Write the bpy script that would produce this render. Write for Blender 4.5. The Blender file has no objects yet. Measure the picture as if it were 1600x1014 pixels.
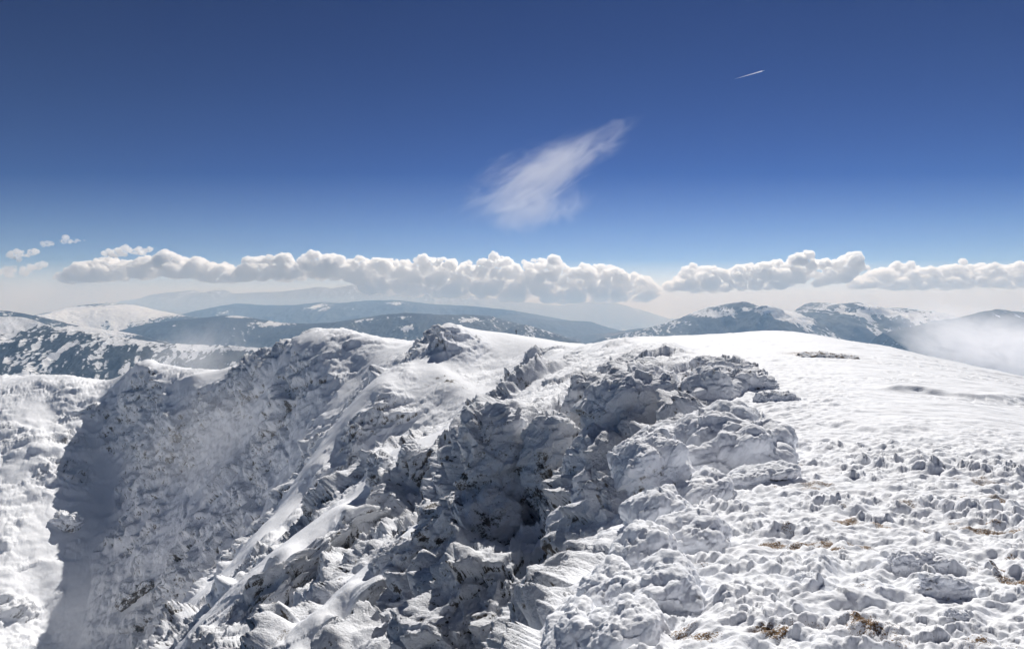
import bpy, bmesh, math, random
import numpy as np
from mathutils import Vector, Matrix, Euler

S = bpy.context.scene
col = S.collection
R = math.radians
F = 1042.0            # focal length in photo pixels (1600 wide)
HROW = 490.0          # row of the level line through the eye

# ------------------------------------------------------------------ camera
cd = bpy.data.cameras.new('camera'); cam = bpy.data.objects.new('camera', cd); col.objects.link(cam)
S.camera = cam
cd.sensor_width = 36.0; cd.lens = F / 1600 * 36; cd.shift_y = -(507 - HROW) / 1600
cam.rotation_euler = (R(90), 0, 0); cam.location = (0, 0, 0)
cd.clip_start = 0.1; cd.clip_end = 400000

# ------------------------------------------------------------------ sky, sun, exposure
SUN_AZ, SUN_EL = R(15), R(41)
sd = Vector((math.sin(SUN_AZ) * math.cos(SUN_EL), math.cos(SUN_AZ) * math.cos(SUN_EL), math.sin(SUN_EL)))
W = bpy.data.worlds.new('World'); S.world = W; W.use_nodes = True
nt = W.node_tree; nt.nodes.clear()
out = nt.nodes.new('ShaderNodeOutputWorld'); bg = nt.nodes.new('ShaderNodeBackground'); sk = nt.nodes.new('ShaderNodeTexSky')
sk.sky_type = 'NISHITA'; sk.sun_disc = False; sk.sun_elevation = SUN_EL; sk.sun_rotation = SUN_AZ
sk.altitude = 2900; sk.air_density = 1.0; sk.dust_density = 0.3; sk.ozone_density = 6.0
bg.inputs['Strength'].default_value = 0.05
gmn = nt.nodes.new('ShaderNodeGamma'); gmn.inputs[1].default_value = 2.1
mul = nt.nodes.new('ShaderNodeVectorMath'); mul.operation = 'SCALE'; mul.inputs['Scale'].default_value = 0.074
nt.links.new(sk.outputs[0], gmn.inputs[0]); nt.links.new(gmn.outputs[0], mul.inputs[0]); nt.links.new(mul.outputs[0], bg.inputs[0]); nt.links.new(bg.outputs[0], out.inputs[0])
sl = bpy.data.lights.new('sun', 'SUN'); sun = bpy.data.objects.new('sun', sl); col.objects.link(sun)
sl.energy = 4.1; sl.angle = R(0.53); sl.color = (1.0, 0.975, 0.94)
sun.rotation_euler = sd.to_track_quat('Z', 'Y').to_euler()
S.view_settings.view_transform = 'Standard'; S.view_settings.look = 'None'; S.view_settings.gamma = 1
S.view_settings.exposure = 0.29
S.cycles.max_bounces = 24; S.cycles.diffuse_bounces = 8; S.cycles.volume_bounces = 24
S.cycles.transparent_max_bounces = 12; S.cycles.use_denoising = True
S.cycles.volume_max_steps = 256

# ------------------------------------------------------------------ numpy noise
rs = np.random.RandomState(7)
PERM = np.concatenate([rs.permutation(256)] * 3).astype(np.int32)
G3 = rs.normal(size=(256, 3)); G3 = (G3 / np.linalg.norm(G3, axis=1)[:, None]).astype(np.float32)
JIT = rs.rand(256, 3).astype(np.float32)
def perlin(x, y, z):
    x = np.asarray(x, np.float64); y = np.asarray(y, np.float64); z = np.asarray(z, np.float64)
    xi = np.floor(x).astype(np.int64); yi = np.floor(y).astype(np.int64); zi = np.floor(z).astype(np.int64)
    xf = (x - xi).astype(np.float32); yf = (y - yi).astype(np.float32); zf = (z - zi).astype(np.float32)
    xi &= 255; yi &= 255; zi &= 255
    u = xf*xf*xf*(xf*(xf*6-15)+10); v = yf*yf*yf*(yf*(yf*6-15)+10); w = zf*zf*zf*(zf*(zf*6-15)+10)
    r = 0
    for dx in (0, 1):
        px = PERM[xi + dx]; wx = u if dx else 1 - u
        for dy in (0, 1):
            py = PERM[px + yi + dy]; wy = v if dy else 1 - v
            for dz in (0, 1):
                g = G3[PERM[py + zi + dz]]
                d = g[..., 0]*(xf-dx) + g[..., 1]*(yf-dy) + g[..., 2]*(zf-dz)
                r = r + d * wx * wy * (w if dz else 1 - w)
    return r * 1.6
def perlin2(x, y, s=0.0):
    x = np.asarray(x, np.float64) + s * 17.31; y = np.asarray(y, np.float64) - s * 9.73
    xi = np.floor(x).astype(np.int64); yi = np.floor(y).astype(np.int64)
    xf = (x - xi).astype(np.float32); yf = (y - yi).astype(np.float32)
    xi &= 255; yi &= 255
    u = xf*xf*xf*(xf*(xf*6-15)+10); v = yf*yf*yf*(yf*(yf*6-15)+10)
    r = 0
    for dx in (0, 1):
        px = PERM[xi + dx]; wx = u if dx else 1 - u
        for dy in (0, 1):
            g = G3[PERM[px + yi + dy]]
            r = r + (g[..., 0]*(xf-dx) + g[..., 1]*(yf-dy)) * wx * (v if dy else 1 - v)
    return r * 1.7
def voro2(x, y, s=0, off=False):
    """squared distance to the nearest jittered cell point"""
    x = np.asarray(x, np.float64); y = np.asarray(y, np.float64)
    xi = np.floor(x).astype(np.int64); yi = np.floor(y).astype(np.int64)
    xf = (x - xi).astype(np.float32); yf = (y - yi).astype(np.float32)
    best = np.full(x.shape, 9.0, np.float32); cid = np.zeros(x.shape, np.int32); ox = np.zeros(x.shape, np.float32)
    for dx in (-1, 0, 1):
        px = PERM[(xi + dx + s) & 255]
        for dy in (-1, 0, 1):
            h = PERM[px + ((yi + dy) & 255)]
            a = JIT[h, 0] + dx - xf; d = a*a + (JIT[h, 1] + dy - yf)**2
            m = d < best; best = np.where(m, d, best); cid = np.where(m, h, cid)
            if off: ox = np.where(m, a, ox)
    return (best, cid, ox) if off else (best, cid)
def voro3(x, y, z, s=0):
    x = np.asarray(x, np.float64); y = np.asarray(y, np.float64); z = np.asarray(z, np.float64)
    xi = np.floor(x).astype(np.int64); yi = np.floor(y).astype(np.int64); zi = np.floor(z).astype(np.int64)
    xf = (x - xi).astype(np.float32); yf = (y - yi).astype(np.float32); zf = (z - zi).astype(np.float32)
    best = np.full(x.shape, 9.0, np.float32); cid = np.zeros(x.shape, np.int32)
    for dx in (-1, 0, 1):
        px = PERM[(xi + dx + s) & 255]
        for dy in (-1, 0, 1):
            py = PERM[px + ((yi + dy) & 255)]
            for dz in (-1, 0, 1):
                h = PERM[py + ((zi + dz) & 255)]
                d = (JIT[h, 0] + dx - xf)**2 + (JIT[h, 1] + dy - yf)**2 + (JIT[h, 2] + dz - zf)**2
                m = d < best; best = np.where(m, d, best); cid = np.where(m, h, cid)
    return best, cid
def facets(x, y, z, s=0):
    """tilted plane per cell: broken, angular rock"""
    x = np.asarray(x, np.float64); y = np.asarray(y, np.float64); z = np.asarray(z, np.float64)
    xi = np.floor(x).astype(np.int64); yi = np.floor(y).astype(np.int64); zi = np.floor(z).astype(np.int64)
    xf = (x - xi).astype(np.float32); yf = (y - yi).astype(np.float32); zf = (z - zi).astype(np.float32)
    best = np.full(x.shape, 9.0, np.float32); val = np.zeros(x.shape, np.float32)
    for dx in (-1, 0, 1):
        px = PERM[(xi + dx + s) & 255]
        for dy in (-1, 0, 1):
            py = PERM[px + ((yi + dy) & 255)]
            for dz in (-1, 0, 1):
                h = PERM[py + ((zi + dz) & 255)]
                ax = JIT[h, 0] + dx - xf; ay = JIT[h, 1] + dy - yf; az = JIT[h, 2] + dz - zf
                d = ax*ax + ay*ay + az*az; m = d < best
                best = np.where(m, d, best); val = np.where(m, G3[h, 0]*ax + G3[h, 1]*ay + G3[h, 2]*az + (JIT[h, 2] - .5)*.7, val)
    return val
def sm(a, b, x):
    t = np.clip((x - a) / (b - a), 0, 1); return t * t * (3 - 2 * t)
def normals_grid(P):
    du = np.gradient(P, axis=1); dv = np.gradient(P, axis=0)
    n = np.cross(du, dv); n /= np.linalg.norm(n, axis=2, keepdims=True) + 1e-12
    n *= np.sign(n[..., 2:3] + 1e-9)
    return n

# ------------------------------------------------------------------ mesh helpers
def grid_faces(nr, nc):
    i = np.arange(nr * nc, dtype=np.int32).reshape(nr, nc)
    return np.stack([i[:-1, :-1], i[:-1, 1:], i[1:, 1:], i[1:, :-1]], axis=-1).reshape(-1, 4)
def mesh_np(name, verts, quads, attrs=None, smooth=True):
    me = bpy.data.meshes.new(name)
    verts = np.ascontiguousarray(verts, np.float32).reshape(-1, 3); k = quads.shape[1]
    me.vertices.add(len(verts)); me.vertices.foreach_set('co', verts.ravel())
    me.loops.add(quads.size); me.loops.foreach_set('vertex_index', np.ascontiguousarray(quads, np.int32).ravel())
    me.polygons.add(len(quads)); me.polygons.foreach_set('loop_start', np.arange(len(quads), dtype=np.int32) * k)
    me.polygons.foreach_set('use_smooth', np.full(len(quads), smooth))
    for n, v in (attrs or {}).items():
        a = me.attributes.new(n, 'FLOAT', 'POINT'); a.data.foreach_set('value', np.ascontiguousarray(v, np.float32).ravel())
    me.update(calc_edges=True)
    return me
def link(name, me, mat, parent=None, loc=None):
    o = bpy.data.objects.new(name, me); col.objects.link(o)
    if mat: me.materials.append(mat)
    if parent: o.parent = parent
    if loc is not None: o.location = loc
    return o
def tag(o, label=None, cat=None, group=None, kind=None):
    if label: o['label'] = label
    if cat: o['category'] = cat
    if group: o['group'] = group
    if kind: o['kind'] = kind
    return o

# ------------------------------------------------------------------ materials
class NT:
    def __init__(s, name):
        s.m = bpy.data.materials.new(name); s.m.use_nodes = True; s.t = s.m.node_tree; s.t.nodes.clear()
        s.out = s.t.nodes.new('ShaderNodeOutputMaterial')
    def n(s, typ, **kw):
        nd = s.t.nodes.new('ShaderNode' + typ)
        for k, v in kw.items():
            if k.startswith('i_'): nd.inputs[k[2:].replace('_', ' ')].default_value = v
            else: setattr(nd, k, v)
        return nd
    def l(s, a, b): s.t.links.new(a, b)
    def attr(s, name): return s.n('Attribute', attribute_name=name).outputs['Fac']
    def noise(s, vec, scale, detail=4, rough=0.55, dist=0):
        nd = s.n('TexNoise'); nd.inputs['Scale'].default_value = scale; nd.inputs['Detail'].default_value = detail
        nd.inputs['Roughness'].default_value = rough; nd.inputs['Distortion'].default_value = dist
        s.l(vec, nd.inputs['Vector']); return nd.outputs['Fac']
    def math(s, op, a, b=None, clamp=False):
        nd = s.n('Math', operation=op, use_clamp=clamp)
        for i, v in enumerate((a, b)):
            if v is None: continue
            if isinstance(v, (int, float)): nd.inputs[i].default_value = v
            else: s.l(v, nd.inputs[i])
        return nd.outputs[0]
    def ramp(s, v, a, b):
        nd = s.n('MapRange', interpolation_type='SMOOTHSTEP'); nd.inputs['From Min'].default_value = a; nd.inputs['From Max'].default_value = b
        s.l(v, nd.inputs['Value']); return nd.outputs[0]
    def mix(s, f, a, b):
        nd = s.n('Mix', data_type='RGBA')
        for i, v in ((0, f), (6, a), (7, b)):
            if isinstance(v, (int, float)): nd.inputs[i].default_value = v
            elif isinstance(v, tuple): nd.inputs[i].default_value = (*v, 1)
            else: s.l(v, nd.inputs[i])
        return nd.outputs[2]
    def bump(s, h, strength, dist, nrm=None):
        nd = s.n('Bump'); nd.inputs['Strength'].default_value = strength; nd.inputs['Distance'].default_value = dist
        s.l(h, nd.inputs['Height'])
        if nrm is not None: s.l(nrm, nd.inputs['Normal'])
        return nd.outputs[0]
    def bsdf(s, color, rough, nrm=None, **kw):
        b = s.n('BsdfPrincipled')
        if isinstance(color, tuple): b.inputs['Base Color'].default_value = (*color, 1)
        else: s.l(color, b.inputs['Base Color'])
        if isinstance(rough, (int, float)): b.inputs['Roughness'].default_value = rough
        else: s.l(rough, b.inputs['Roughness'])
        for k, v in kw.items(): b.inputs[k.replace('_', ' ')].default_value = v
        if nrm is not None: s.l(nrm, b.inputs['Normal'])
        s.l(b.outputs[0], s.out.inputs['Surface']); return b

def snow_material():
    m = NT('rimed_snow_and_rock')
    pos = m.n('NewGeometry').outputs['Position']
    rock, grass = m.attr('rock'), m.attr('grass')
    n1 = m.noise(pos, 9.0, 5, 0.6); n2 = m.noise(pos, 1.3, 5, 0.6); n3 = m.noise(pos, 45.0, 3, 0.6)
    snow = m.mix(m.ramp(n2, 0.35, 0.7), (0.86, 0.88, 0.92), (0.91, 0.92, 0.95))
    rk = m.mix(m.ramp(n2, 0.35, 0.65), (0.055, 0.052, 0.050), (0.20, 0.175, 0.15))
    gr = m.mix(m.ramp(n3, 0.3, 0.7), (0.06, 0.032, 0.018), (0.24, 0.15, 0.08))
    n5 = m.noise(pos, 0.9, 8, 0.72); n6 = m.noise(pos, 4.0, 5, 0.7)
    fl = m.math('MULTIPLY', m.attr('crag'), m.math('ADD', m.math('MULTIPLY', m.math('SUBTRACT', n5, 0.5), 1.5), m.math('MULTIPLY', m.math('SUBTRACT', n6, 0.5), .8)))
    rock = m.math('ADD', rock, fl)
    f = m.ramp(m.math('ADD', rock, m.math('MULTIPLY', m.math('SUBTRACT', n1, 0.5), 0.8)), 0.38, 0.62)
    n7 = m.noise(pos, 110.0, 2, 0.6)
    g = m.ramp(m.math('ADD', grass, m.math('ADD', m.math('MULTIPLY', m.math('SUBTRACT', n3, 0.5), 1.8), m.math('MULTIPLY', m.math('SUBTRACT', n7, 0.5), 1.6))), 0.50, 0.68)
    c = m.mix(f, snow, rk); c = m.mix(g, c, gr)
    h = m.math('ADD', m.math('MULTIPLY', n3, 0.25), n1)
    nr = m.bump(h, 0.5, 0.03)
    n4 = m.noise(pos, 0.45, 9, 0.68)
    cr = m.n('Bump'); cr.inputs['Distance'].default_value = 1.1; m.l(m.math('MULTIPLY', m.attr('crag'), .9), cr.inputs['Strength'])
    m.l(n4, cr.inputs['Height']); m.l(nr, cr.inputs['Normal']); nr = cr.outputs[0]
    m.bsdf(c, 0.75, nr, Specular_IOR_Level=0.12)
    return m.m
M_SNOW = snow_material()

# ------------------------------------------------------------------ near mountain: control points (column, row, forward distance m)
CP = """
1600 1014 5.2;1400 1014 5.2;1200 1014 5.3;1050 1014 5.6;950 1014 6.2;880 1014 7.2
1600 850 9;1400 850 9;1200 850 9.2;1080 850 10;1000 855 11.3
1600 720 16;1400 720 15.5;1230 720 16;1130 730 17
1600 640 28;1400 630 27;1250 640 25
1600 605 45;1400 583 44;1220 580 42;1300 556 58
1600 592 60;1500 567 80;1400 546 100;1300 529 120;1250 521 128;1200 518 132;1150 521 132;1100 526 130
1600 610 90;1400 565 150;1250 540 190;1100 540 190;1000 545 180
1800 640 45;1800 700 24;1800 850 9.2;1800 1014 5.2;2050 700 45;2050 850 12;2050 1014 5.3;1850 700 90
140 622 335;165 680 320;190 745 298;172 805 280;160 870 254;150 950 232;142 1014 216
0 592 360;60 590 350;100 598 342;125 612 338;-250 560 400
0 640 315;80 640 323;0 700 288;80 700 294;0 800 256;80 800 266;0 900 231;80 900 241;0 1014 210;80 1014 221
-300 700 275;-300 900 222;-300 1050 200
220 598 322;220 640 318;220 680 303;220 750 284;220 850 250;220 950 225;220 1014 212
300 597 315;300 660 298;300 750 268;300 850 231;300 925 206;300 1010 160;300 935 128;300 960 116;300 985 100;300 1010 90;300 985 70;300 1014 60;300 1080 56
400 586 290;400 650 275;400 700 255;400 780 222;400 825 205;400 880 170;400 830 146;400 858 130;400 878 126;400 890 118;400 940 98;400 893 76;400 918 66;400 985 62;400 1020 54
450 562 265;450 650 245;450 750 214;450 810 185;450 768 162;450 812 142;450 830 138;450 842 128;450 895 105;450 846 80;450 872 70;450 945 66;450 985 57;450 1060 46;450 1000 38;450 1040 34.5
500 540 262;500 600 245;500 650 230;500 688 215;500 740 200;500 697 180;500 735 157;500 795 150;500 808 140;500 855 112;500 810 86;500 850 74;500 915 70;500 940 62;500 1010 50;500 952 41;500 985 37;500 1050 35.5
550 531 265;550 580 250;550 628 228;550 670 210;550 638 195;550 670 168;550 755 158;550 771 146;550 820 120;550 775 90;550 805 78;550 870 74;550 895 66;550 960 52;550 905 44;550 935 39.5;550 995 38;550 1030 32
600 545 260;600 575 240;600 583 205;600 610 178;600 695 165;600 712 150;600 765 128;600 718 100;600 765 86;600 835 82;600 852 74;600 900 56;600 865 47;600 895 42;600 955 40.5;600 1014 33
650 546 250;650 565 225;650 590 190;650 680 168;650 692 152;650 735 132;650 695 102;650 727 86;650 795 80;650 815 72;650 860 60;650 820 50;650 850 45;650 925 43;650 960 38;650 1014 33
670 530 225;700 513 218;700 560 208;700 590 190;700 655 172;700 664 155;700 705 136;700 668 106;700 700 88;700 755 82;700 771 74;700 820 64;700 775 53;700 805 48;700 850 46.5;700 880 38;700 905 34;700 940 30;700 1014 28.6
750 519 235;750 560 215;750 600 195;750 630 170;750 690 130;750 640 112;750 662 92;750 672 72;750 682 52;750 695 42.5;750 790 40.5;750 850 39;750 870 35;750 888 30.5;750 950 29.2;750 1014 28.2;750 1060 27.6
800 525 238;800 560 215;800 590 190;800 640 140;800 602 120;800 628 90;800 640 55;800 655 42.5;800 740 40;800 830 37.5;800 872 33;800 895 29.6;800 950 28.3;800 1014 27.3;800 1080 26
850 530 238;850 548 200;850 562 130;850 600 88;850 630 62;850 660 47;850 760 39;850 830 35;850 880 31;850 940 28.3;850 1014 26.6;850 1085 20;850 1150 11
900 537 235;900 550 170;900 575 105;900 620 65;900 660 48;900 700 40;900 780 35;900 850 31;900 930 27;900 1010 23;900 1090 13;900 988 9.3
950 543 225;950 541 110;950 560 85;950 600 60;950 650 42;950 700 35;950 780 30;950 850 27;950 900 23;950 1000 15;950 925 10.8
1000 528 118;1000 540 90;1000 560 65;1000 600 38;1000 620 33.5;1000 700 31;1000 740 28;1000 790 24;1000 860 18;1000 800 14.5
1050 526 122;1050 540 90;1050 565 60;1050 600 41;1050 650 34;1050 720 27;1050 760 21.5;1050 745 18.5;1050 800 13
1100 575 50;1100 600 37;1100 640 30;1100 670 25;1100 700 20
1150 550 70;1150 600 36;1150 640 27;1150 680 21
540 560 340;700 560 330;850 590 340;300 640 400;100 660 430;0 640 450;540 640 450;1000 620 340;1300 600 300;1600 700 200
0 760 600;300 760 600;600 760 600;900 760 600;1200 760 600;1600 800 500;-300 700 620;2000 850 400
-300 900 1500;0 900 1500;500 900 1500;1000 900 1500;1600 900 1500;2000 900 1500
800 1200 8;700 1250 14;600 1300 20;400 1300 30;0 1250 90;0 1600 40;300 1700 15;500 2300 6;700 1500 6;-300 1400 60;-300 2400 15
2750 1133 4;2750 1014 5.2;2750 860 9.5;2750 740 24;2750 740 45;2750 800 100;2750 900 400;-900 1050 150;-900 900 180;-900 700 240;-900 600 400;-900 1300 60;1300 3080 1;2050 3080 1;2750 3080 1;800 3300 1;-300 6000 1;2750 1790 2
1000 1133 4;1300 1133 4;1600 1133 4;2050 1133 4;850 1200 4.2;1000 1790 2;1300 1790 2;1700 1790 2;2050 1790 2;700 2100 2.5;400 3300 2.5;0 3800 4
"""
cps = []
for line in CP.strip().splitlines():
    for t in line.split(';'):
        a = t.split()
        if len(a) == 3: cps.append(tuple(map(float, a)))
cps = np.array(cps)
KX, KY = 1 / 60.0, 9.0
def rowmap(row):   # softens the very large rows right under the eye
    t = (row - HROW) / F
    return t
A = np.stack([cps[:, 0] * KX, np.log(cps[:, 2]) * KY], 1)
vals = rowmap(cps[:, 1])
CC = 0.3
def phi(r2): return np.sqrt(r2 + CC * CC)
D2 = ((A[:, None] - A[None])**2).sum(-1)
n = len(A)
K = np.zeros((n + 3, n + 3)); K[:n, :n] = -phi(D2) + np.eye(n) * 0.015; K[:n, n] = 1; K[:n, n + 1:] = A; K[n, :n] = 1; K[n + 1:, :n] = A.T
wts = np.linalg.solve(K, np.concatenate([vals, [0, 0, 0]]))
def base_t(px, logy):
    """tangent of depression angle of the smooth ground, for columns px and log distance"""
    a = (px * KX).ravel(); b = (logy * KY).ravel(); r = wts[n] + wts[n + 1] * a + wts[n + 2] * b
    for i in range(n):
        r -= wts[i] * np.sqrt((a - A[i, 0])**2 + (b - A[i, 1])**2 + CC * CC)
    return r.reshape(px.shape)

QUALITY = 1.0
VISK = 0.0036 / QUALITY
PX0, PX1 = -950, 2750
# coarse grid of the smooth ground, bicubic-free resampling
cpx = np.linspace(PX0, PX1, 1101); cly = np.linspace(math.log(1.1), math.log(1500), 1300)
gx, gy = np.meshgrid(cpx, cly)
gt = base_t(gx, gy)
def bil(tab, px, ly):
    """smooth (cubic B-spline) look-up"""
    fx = (px - cpx[0]) / (cpx[1] - cpx[0]); fy = (ly - cly[0]) / (cly[1] - cly[0])
    xi = np.clip(np.floor(fx).astype(int), 1, len(cpx) - 3); yi = np.clip(np.floor(fy).astype(int), 1, len(cly) - 3)
    a = np.clip(fx - xi, 0, 1); b = np.clip(fy - yi, 0, 1)
    def wt(t): return ((1-t)**3/6, (3*t**3 - 6*t*t + 4)/6, (-3*t**3 + 3*t*t + 3*t + 1)/6, t**3/6)
    wa, wb = wt(a), wt(b); r = 0
    for k in range(4):
        rr = 0
        for l in range(4): rr = rr + tab[yi + k - 1, xi + l - 1] * wa[l]
        r = r + rr * wb[k]
    return r
def world(px, ly, t):
    Y = np.exp(ly); return np.stack([(px - 800) / F * Y, Y, -t * Y], -1)
def ground_z(x, y):
    return -bil(gt, np.asarray(x / y * F + 800, float), np.log(np.asarray(y, float))) * y
def hit(px, row, y0=2.6, y1=1400, first=True):
    """world point where the ray of a photo pixel meets the smooth ground"""
    ly = np.linspace(math.log(y0), math.log(y1), 4000); t = bil(gt, np.full_like(ly, px), ly)
    tt = (row - HROW) / F; k = np.nonzero(t <= tt)[0]
    k = k[0] if len(k) else len(ly) - 1
    Y = math.exp(ly[k]); return np.array([(px - 800) / F * Y, Y, -tt * Y])

# columns resampled by apparent arc length so steep faces get enough points
ds = np.sqrt((np.diff(cly)[:, None] * 0.42)**2 + np.diff(gt, axis=0)**2)
ds = ds * np.where(np.exp(cly[1:]) > 400, 0.08, 1.0)[:, None]
ker = np.ones(9) / 9
dsm = np.apply_along_axis(lambda v: np.convolve(np.pad(v, 4, 'edge'), ker, 'valid'), 1, ds)
arc = np.concatenate([np.zeros((1, len(cpx))), np.cumsum(dsm, 0)], 0); arc /= arc[-1]
NC, NR = int(1500 * QUALITY), int(2300 * QUALITY)
px_f = np.concatenate([np.linspace(PX0, -60, 90)[:-1], np.linspace(-60, 1660, NC - 179), np.linspace(1660, PX1, 91)[1:]])   # finer where the relief is near
q = np.linspace(0, 1, NR)
lyc = np.stack([np.interp(q, arc[:, j], cly) for j in range(len(cpx))], 1)   # NR x coarse columns
fx = (px_f - cpx[0]) / (cpx[1] - cpx[0]); xi = np.clip(fx.astype(int), 0, len(cpx) - 2); a = fx - xi
LY = lyc[:, xi] * (1 - a) + lyc[:, xi + 1] * a
PX = np.broadcast_to(px_f, LY.shape)
T0 = np.empty(LY.shape)
for k in range(0, NR, 64): T0[k:k + 64] = base_t(PX[k:k + 64], LY[k:k + 64])     # exact, so no stair-steps on the steep rim
P = world(PX, LY, T0)
Yd = P[..., 1]
N0 = normals_grid(P)
# smooth the normals a little
for _ in range(16):
    N0[1:-1, 1:-1] = (N0[1:-1, 1:-1]*2 + N0[:-2, 1:-1] + N0[2:, 1:-1] + N0[1:-1, :-2] + N0[1:-1, 2:]) / 6
N0 /= np.linalg.norm(N0, axis=2, keepdims=True)
slope = 1 - N0[..., 2]

# plateau edge in plan; positive distance = on the plateau
RIM = [(820, 1100), (880, 1014), (905, 985), (950, 925), (1000, 855), (1000, 800), (1050, 745), (1110, 690), (1130, 640), (1120, 600), (1075, 560), (1040, 538)]
rim = [hit(p, r)[:2] for p, r in RIM]
rim = np.array([(-.5, 1.0)] + [tuple(v) for v in rim] + [tuple(world(np.array(960.), np.log(np.array(140.)), 0.05)[:2]), tuple(world(np.array(860.), np.log(np.array(200.)), 0.05)[:2]), tuple(world(np.array(720.), np.log(np.array(232.)), 0.03)[:2])])
def polydist(x, y, pl, axis=1):
    """distance to a polyline; axis=1: + where x is right of it, axis=0: + where y is beyond it"""
    best = np.full(x.shape, 1e9); pa = np.array(pl)
    for (ax, ay), (bx, by) in zip(pl[:-1], pl[1:]):
        ex, ey = bx - ax, by - ay; L = ex*ex + ey*ey + 1e-9
        t = np.clip(((x - ax)*ex + (y - ay)*ey) / L, 0, 1)
        best = np.minimum(best, np.hypot(x - ax - t*ex, y - ay - t*ey))
    if axis: k = np.argsort(pa[:, 1]); return best * np.where(x > np.interp(y, pa[k, 1], pa[k, 0]), 1.0, -1.0)
    k = np.argsort(pa[:, 0]); return best * np.where(y > np.interp(x, pa[k, 0], pa[k, 1]), 1.0, -1.0)
X, Y_, Z = P[..., 0], P[..., 1], P[..., 2]
rd = polydist(X, Y_, rim)
rd = rd + perlin2(X / (Y_*.08 + .5), Y_ / (Y_*.08 + .5)) * 0  # keep exact
plat = sm(-0.03, 0.05, rd / Y_)
cliffw = 1 - plat
steep = sm(0.12, 0.42, slope)

SPC = np.gradient(P, axis=1); SPC = 2.4*np.sqrt((SPC**2).sum(-1))
for _ in range(5): SPC[:, 1:-1] = (SPC[:, :-2] + SPC[:, 1:-1] + SPC[:, 2:])/3
def vis(lam):      # octaves too fine for the grid at that distance fade out
    return np.clip(lam / np.maximum(Y_ * VISK, SPC) - 0.5, 0, 1)
RAMPS = [[(250, 118), (300, 122), (400, 138), (450, 152), (500, 168), (550, 181), (600, 192), (640, 200)],
         [(230, 61), (300, 65), (400, 71), (450, 75), (500, 80), (550, 84), (600, 93), (650, 94), (700, 97), (750, 102), (800, 105), (850, 116), (900, 128)],
         [(420, 34.5), (450, 36), (500, 39), (550, 42), (600, 44.5), (650, 47.5), (700, 50.5), (728, 52)]]
ramp = np.zeros_like(X)
for rl, hw in zip(RAMPS, (.075, .085, .075)):
    rl = np.array(rl, float); yc = np.interp(PX, rl[:, 0], np.log(rl[:, 1])); ww = np.clip((PX - rl[0, 0])/30, 0, 1)*np.clip((rl[-1, 0] - PX)/30, 0, 1)
    ramp = np.maximum(ramp, (1 - sm(hw*.55, hw*1.15, np.abs(LY - yc + .03*perlin2(PX/25, LY*18, 77)))) * ww)
ramp *= sm(-.55, .0, perlin2(X/7, Y_/7, 71) + .6)
disp = np.zeros_like(X); zoff = np.zeros_like(X)
# down-slope frame of the cirque wall
c_, s_ = math.cos(R(52)), math.sin(R(52))
A1 = X * c_ + Y_ * s_; B1 = -X * s_ + Y_ * c_
wx = perlin(X / 14, Y_ / 14, Z / 14); wy = perlin(X / 14 + 31, Y_ / 14, Z / 14)
crag = np.zeros_like(X)
craggy = sm(-0.30, 0.30, .8*perlin(A1 / 60 + .5*wx, B1 / 9 + .5*wy, Z / 40) + 2.4 * (slope - 0.20))   # rock against smooth snow runs
craggy = np.clip(craggy, 0.22 + .3*(1 - sm(40, 70, Y_)), 1) * cliffw * (1 - .90*ramp)
glx = np.interp(Y_, [205, 216, 232, 254, 280, 298, 320, 335], [136, 142, 150, 160, 172, 188, 165, 142])
calm = 1 - sm(150, 190, Y_)*np.clip(.72*sm(-.05, .35, perlin2(X/26, Y_/30, 91)) + .85*np.exp(-((PX - glx + 24)/20)**2)*sm(200, 215, Y_)*(1 - sm(310, 330, Y_)), 0, .9)
craggy = craggy * calm
craggy = craggy * (1 - .6*sm(690, 705, PX)*(1 - sm(780, 830, PX))*sm(195, 206, Y_))
craggy = craggy * (1 - .75*sm(880, 930, PX)*(1 - sm(1090, 1140, PX))*sm(80, 100, Y_)*(1 - sm(170, 220, Y_)))
for k, lam in enumerate((34, 16, 8, 4, 2, 1, 0.5, 0.25, 0.12)):
    an = 4.5 if lam > 6 else (2.6 if lam > 1.5 else 1.6)
    wgt = vis(lam) * np.clip(Y_ * 0.16 / lam, 0, 1)**1.5
    nn = perlin(A1 / (lam*an) + wx*.5 + k*5.1, B1 / lam + wy*.5, Z / (lam*1.2) + k)
    rg = 0.62 - 2.2 * np.abs(nn)
    amp = {34: .05, 16: .11, 8: .19, 4: .26, 2: .30, 1: .30}.get(lam, .22)
    loc = craggy if lam < 12 else (0.20 + 0.60*craggy) * cliffw * (1 - .8*ramp)
    crag += rg * lam * amp * wgt * loc
disp += ramp * .10 * perlin(B1/1.1, A1/9, Z/6) * vis(1.1)
fac = np.zeros_like(X); selc = (cliffw > .01) & (Y_ < 480)
xs, ys, zs = X[selc], Y_[selc], Z[selc]; w_ = wx[selc]
tf = np.zeros(xs.shape)
for lam, amp in ((13, .17), (5.5, .30), (2.4, .42), (1.0, .45)):
    wgt = (vis(lam) * np.clip(Y_ * 0.14 / lam, 0, 1)**1.5)[selc]
    a_, b_ = A1[selc], B1[selc]
    tf += facets(a_/(lam*2.4) + .4*w_, b_/lam + .3*w_, zs/lam, int(lam*10)) * lam * amp * wgt
fac[selc] = tf
crag += fac * craggy
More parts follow.
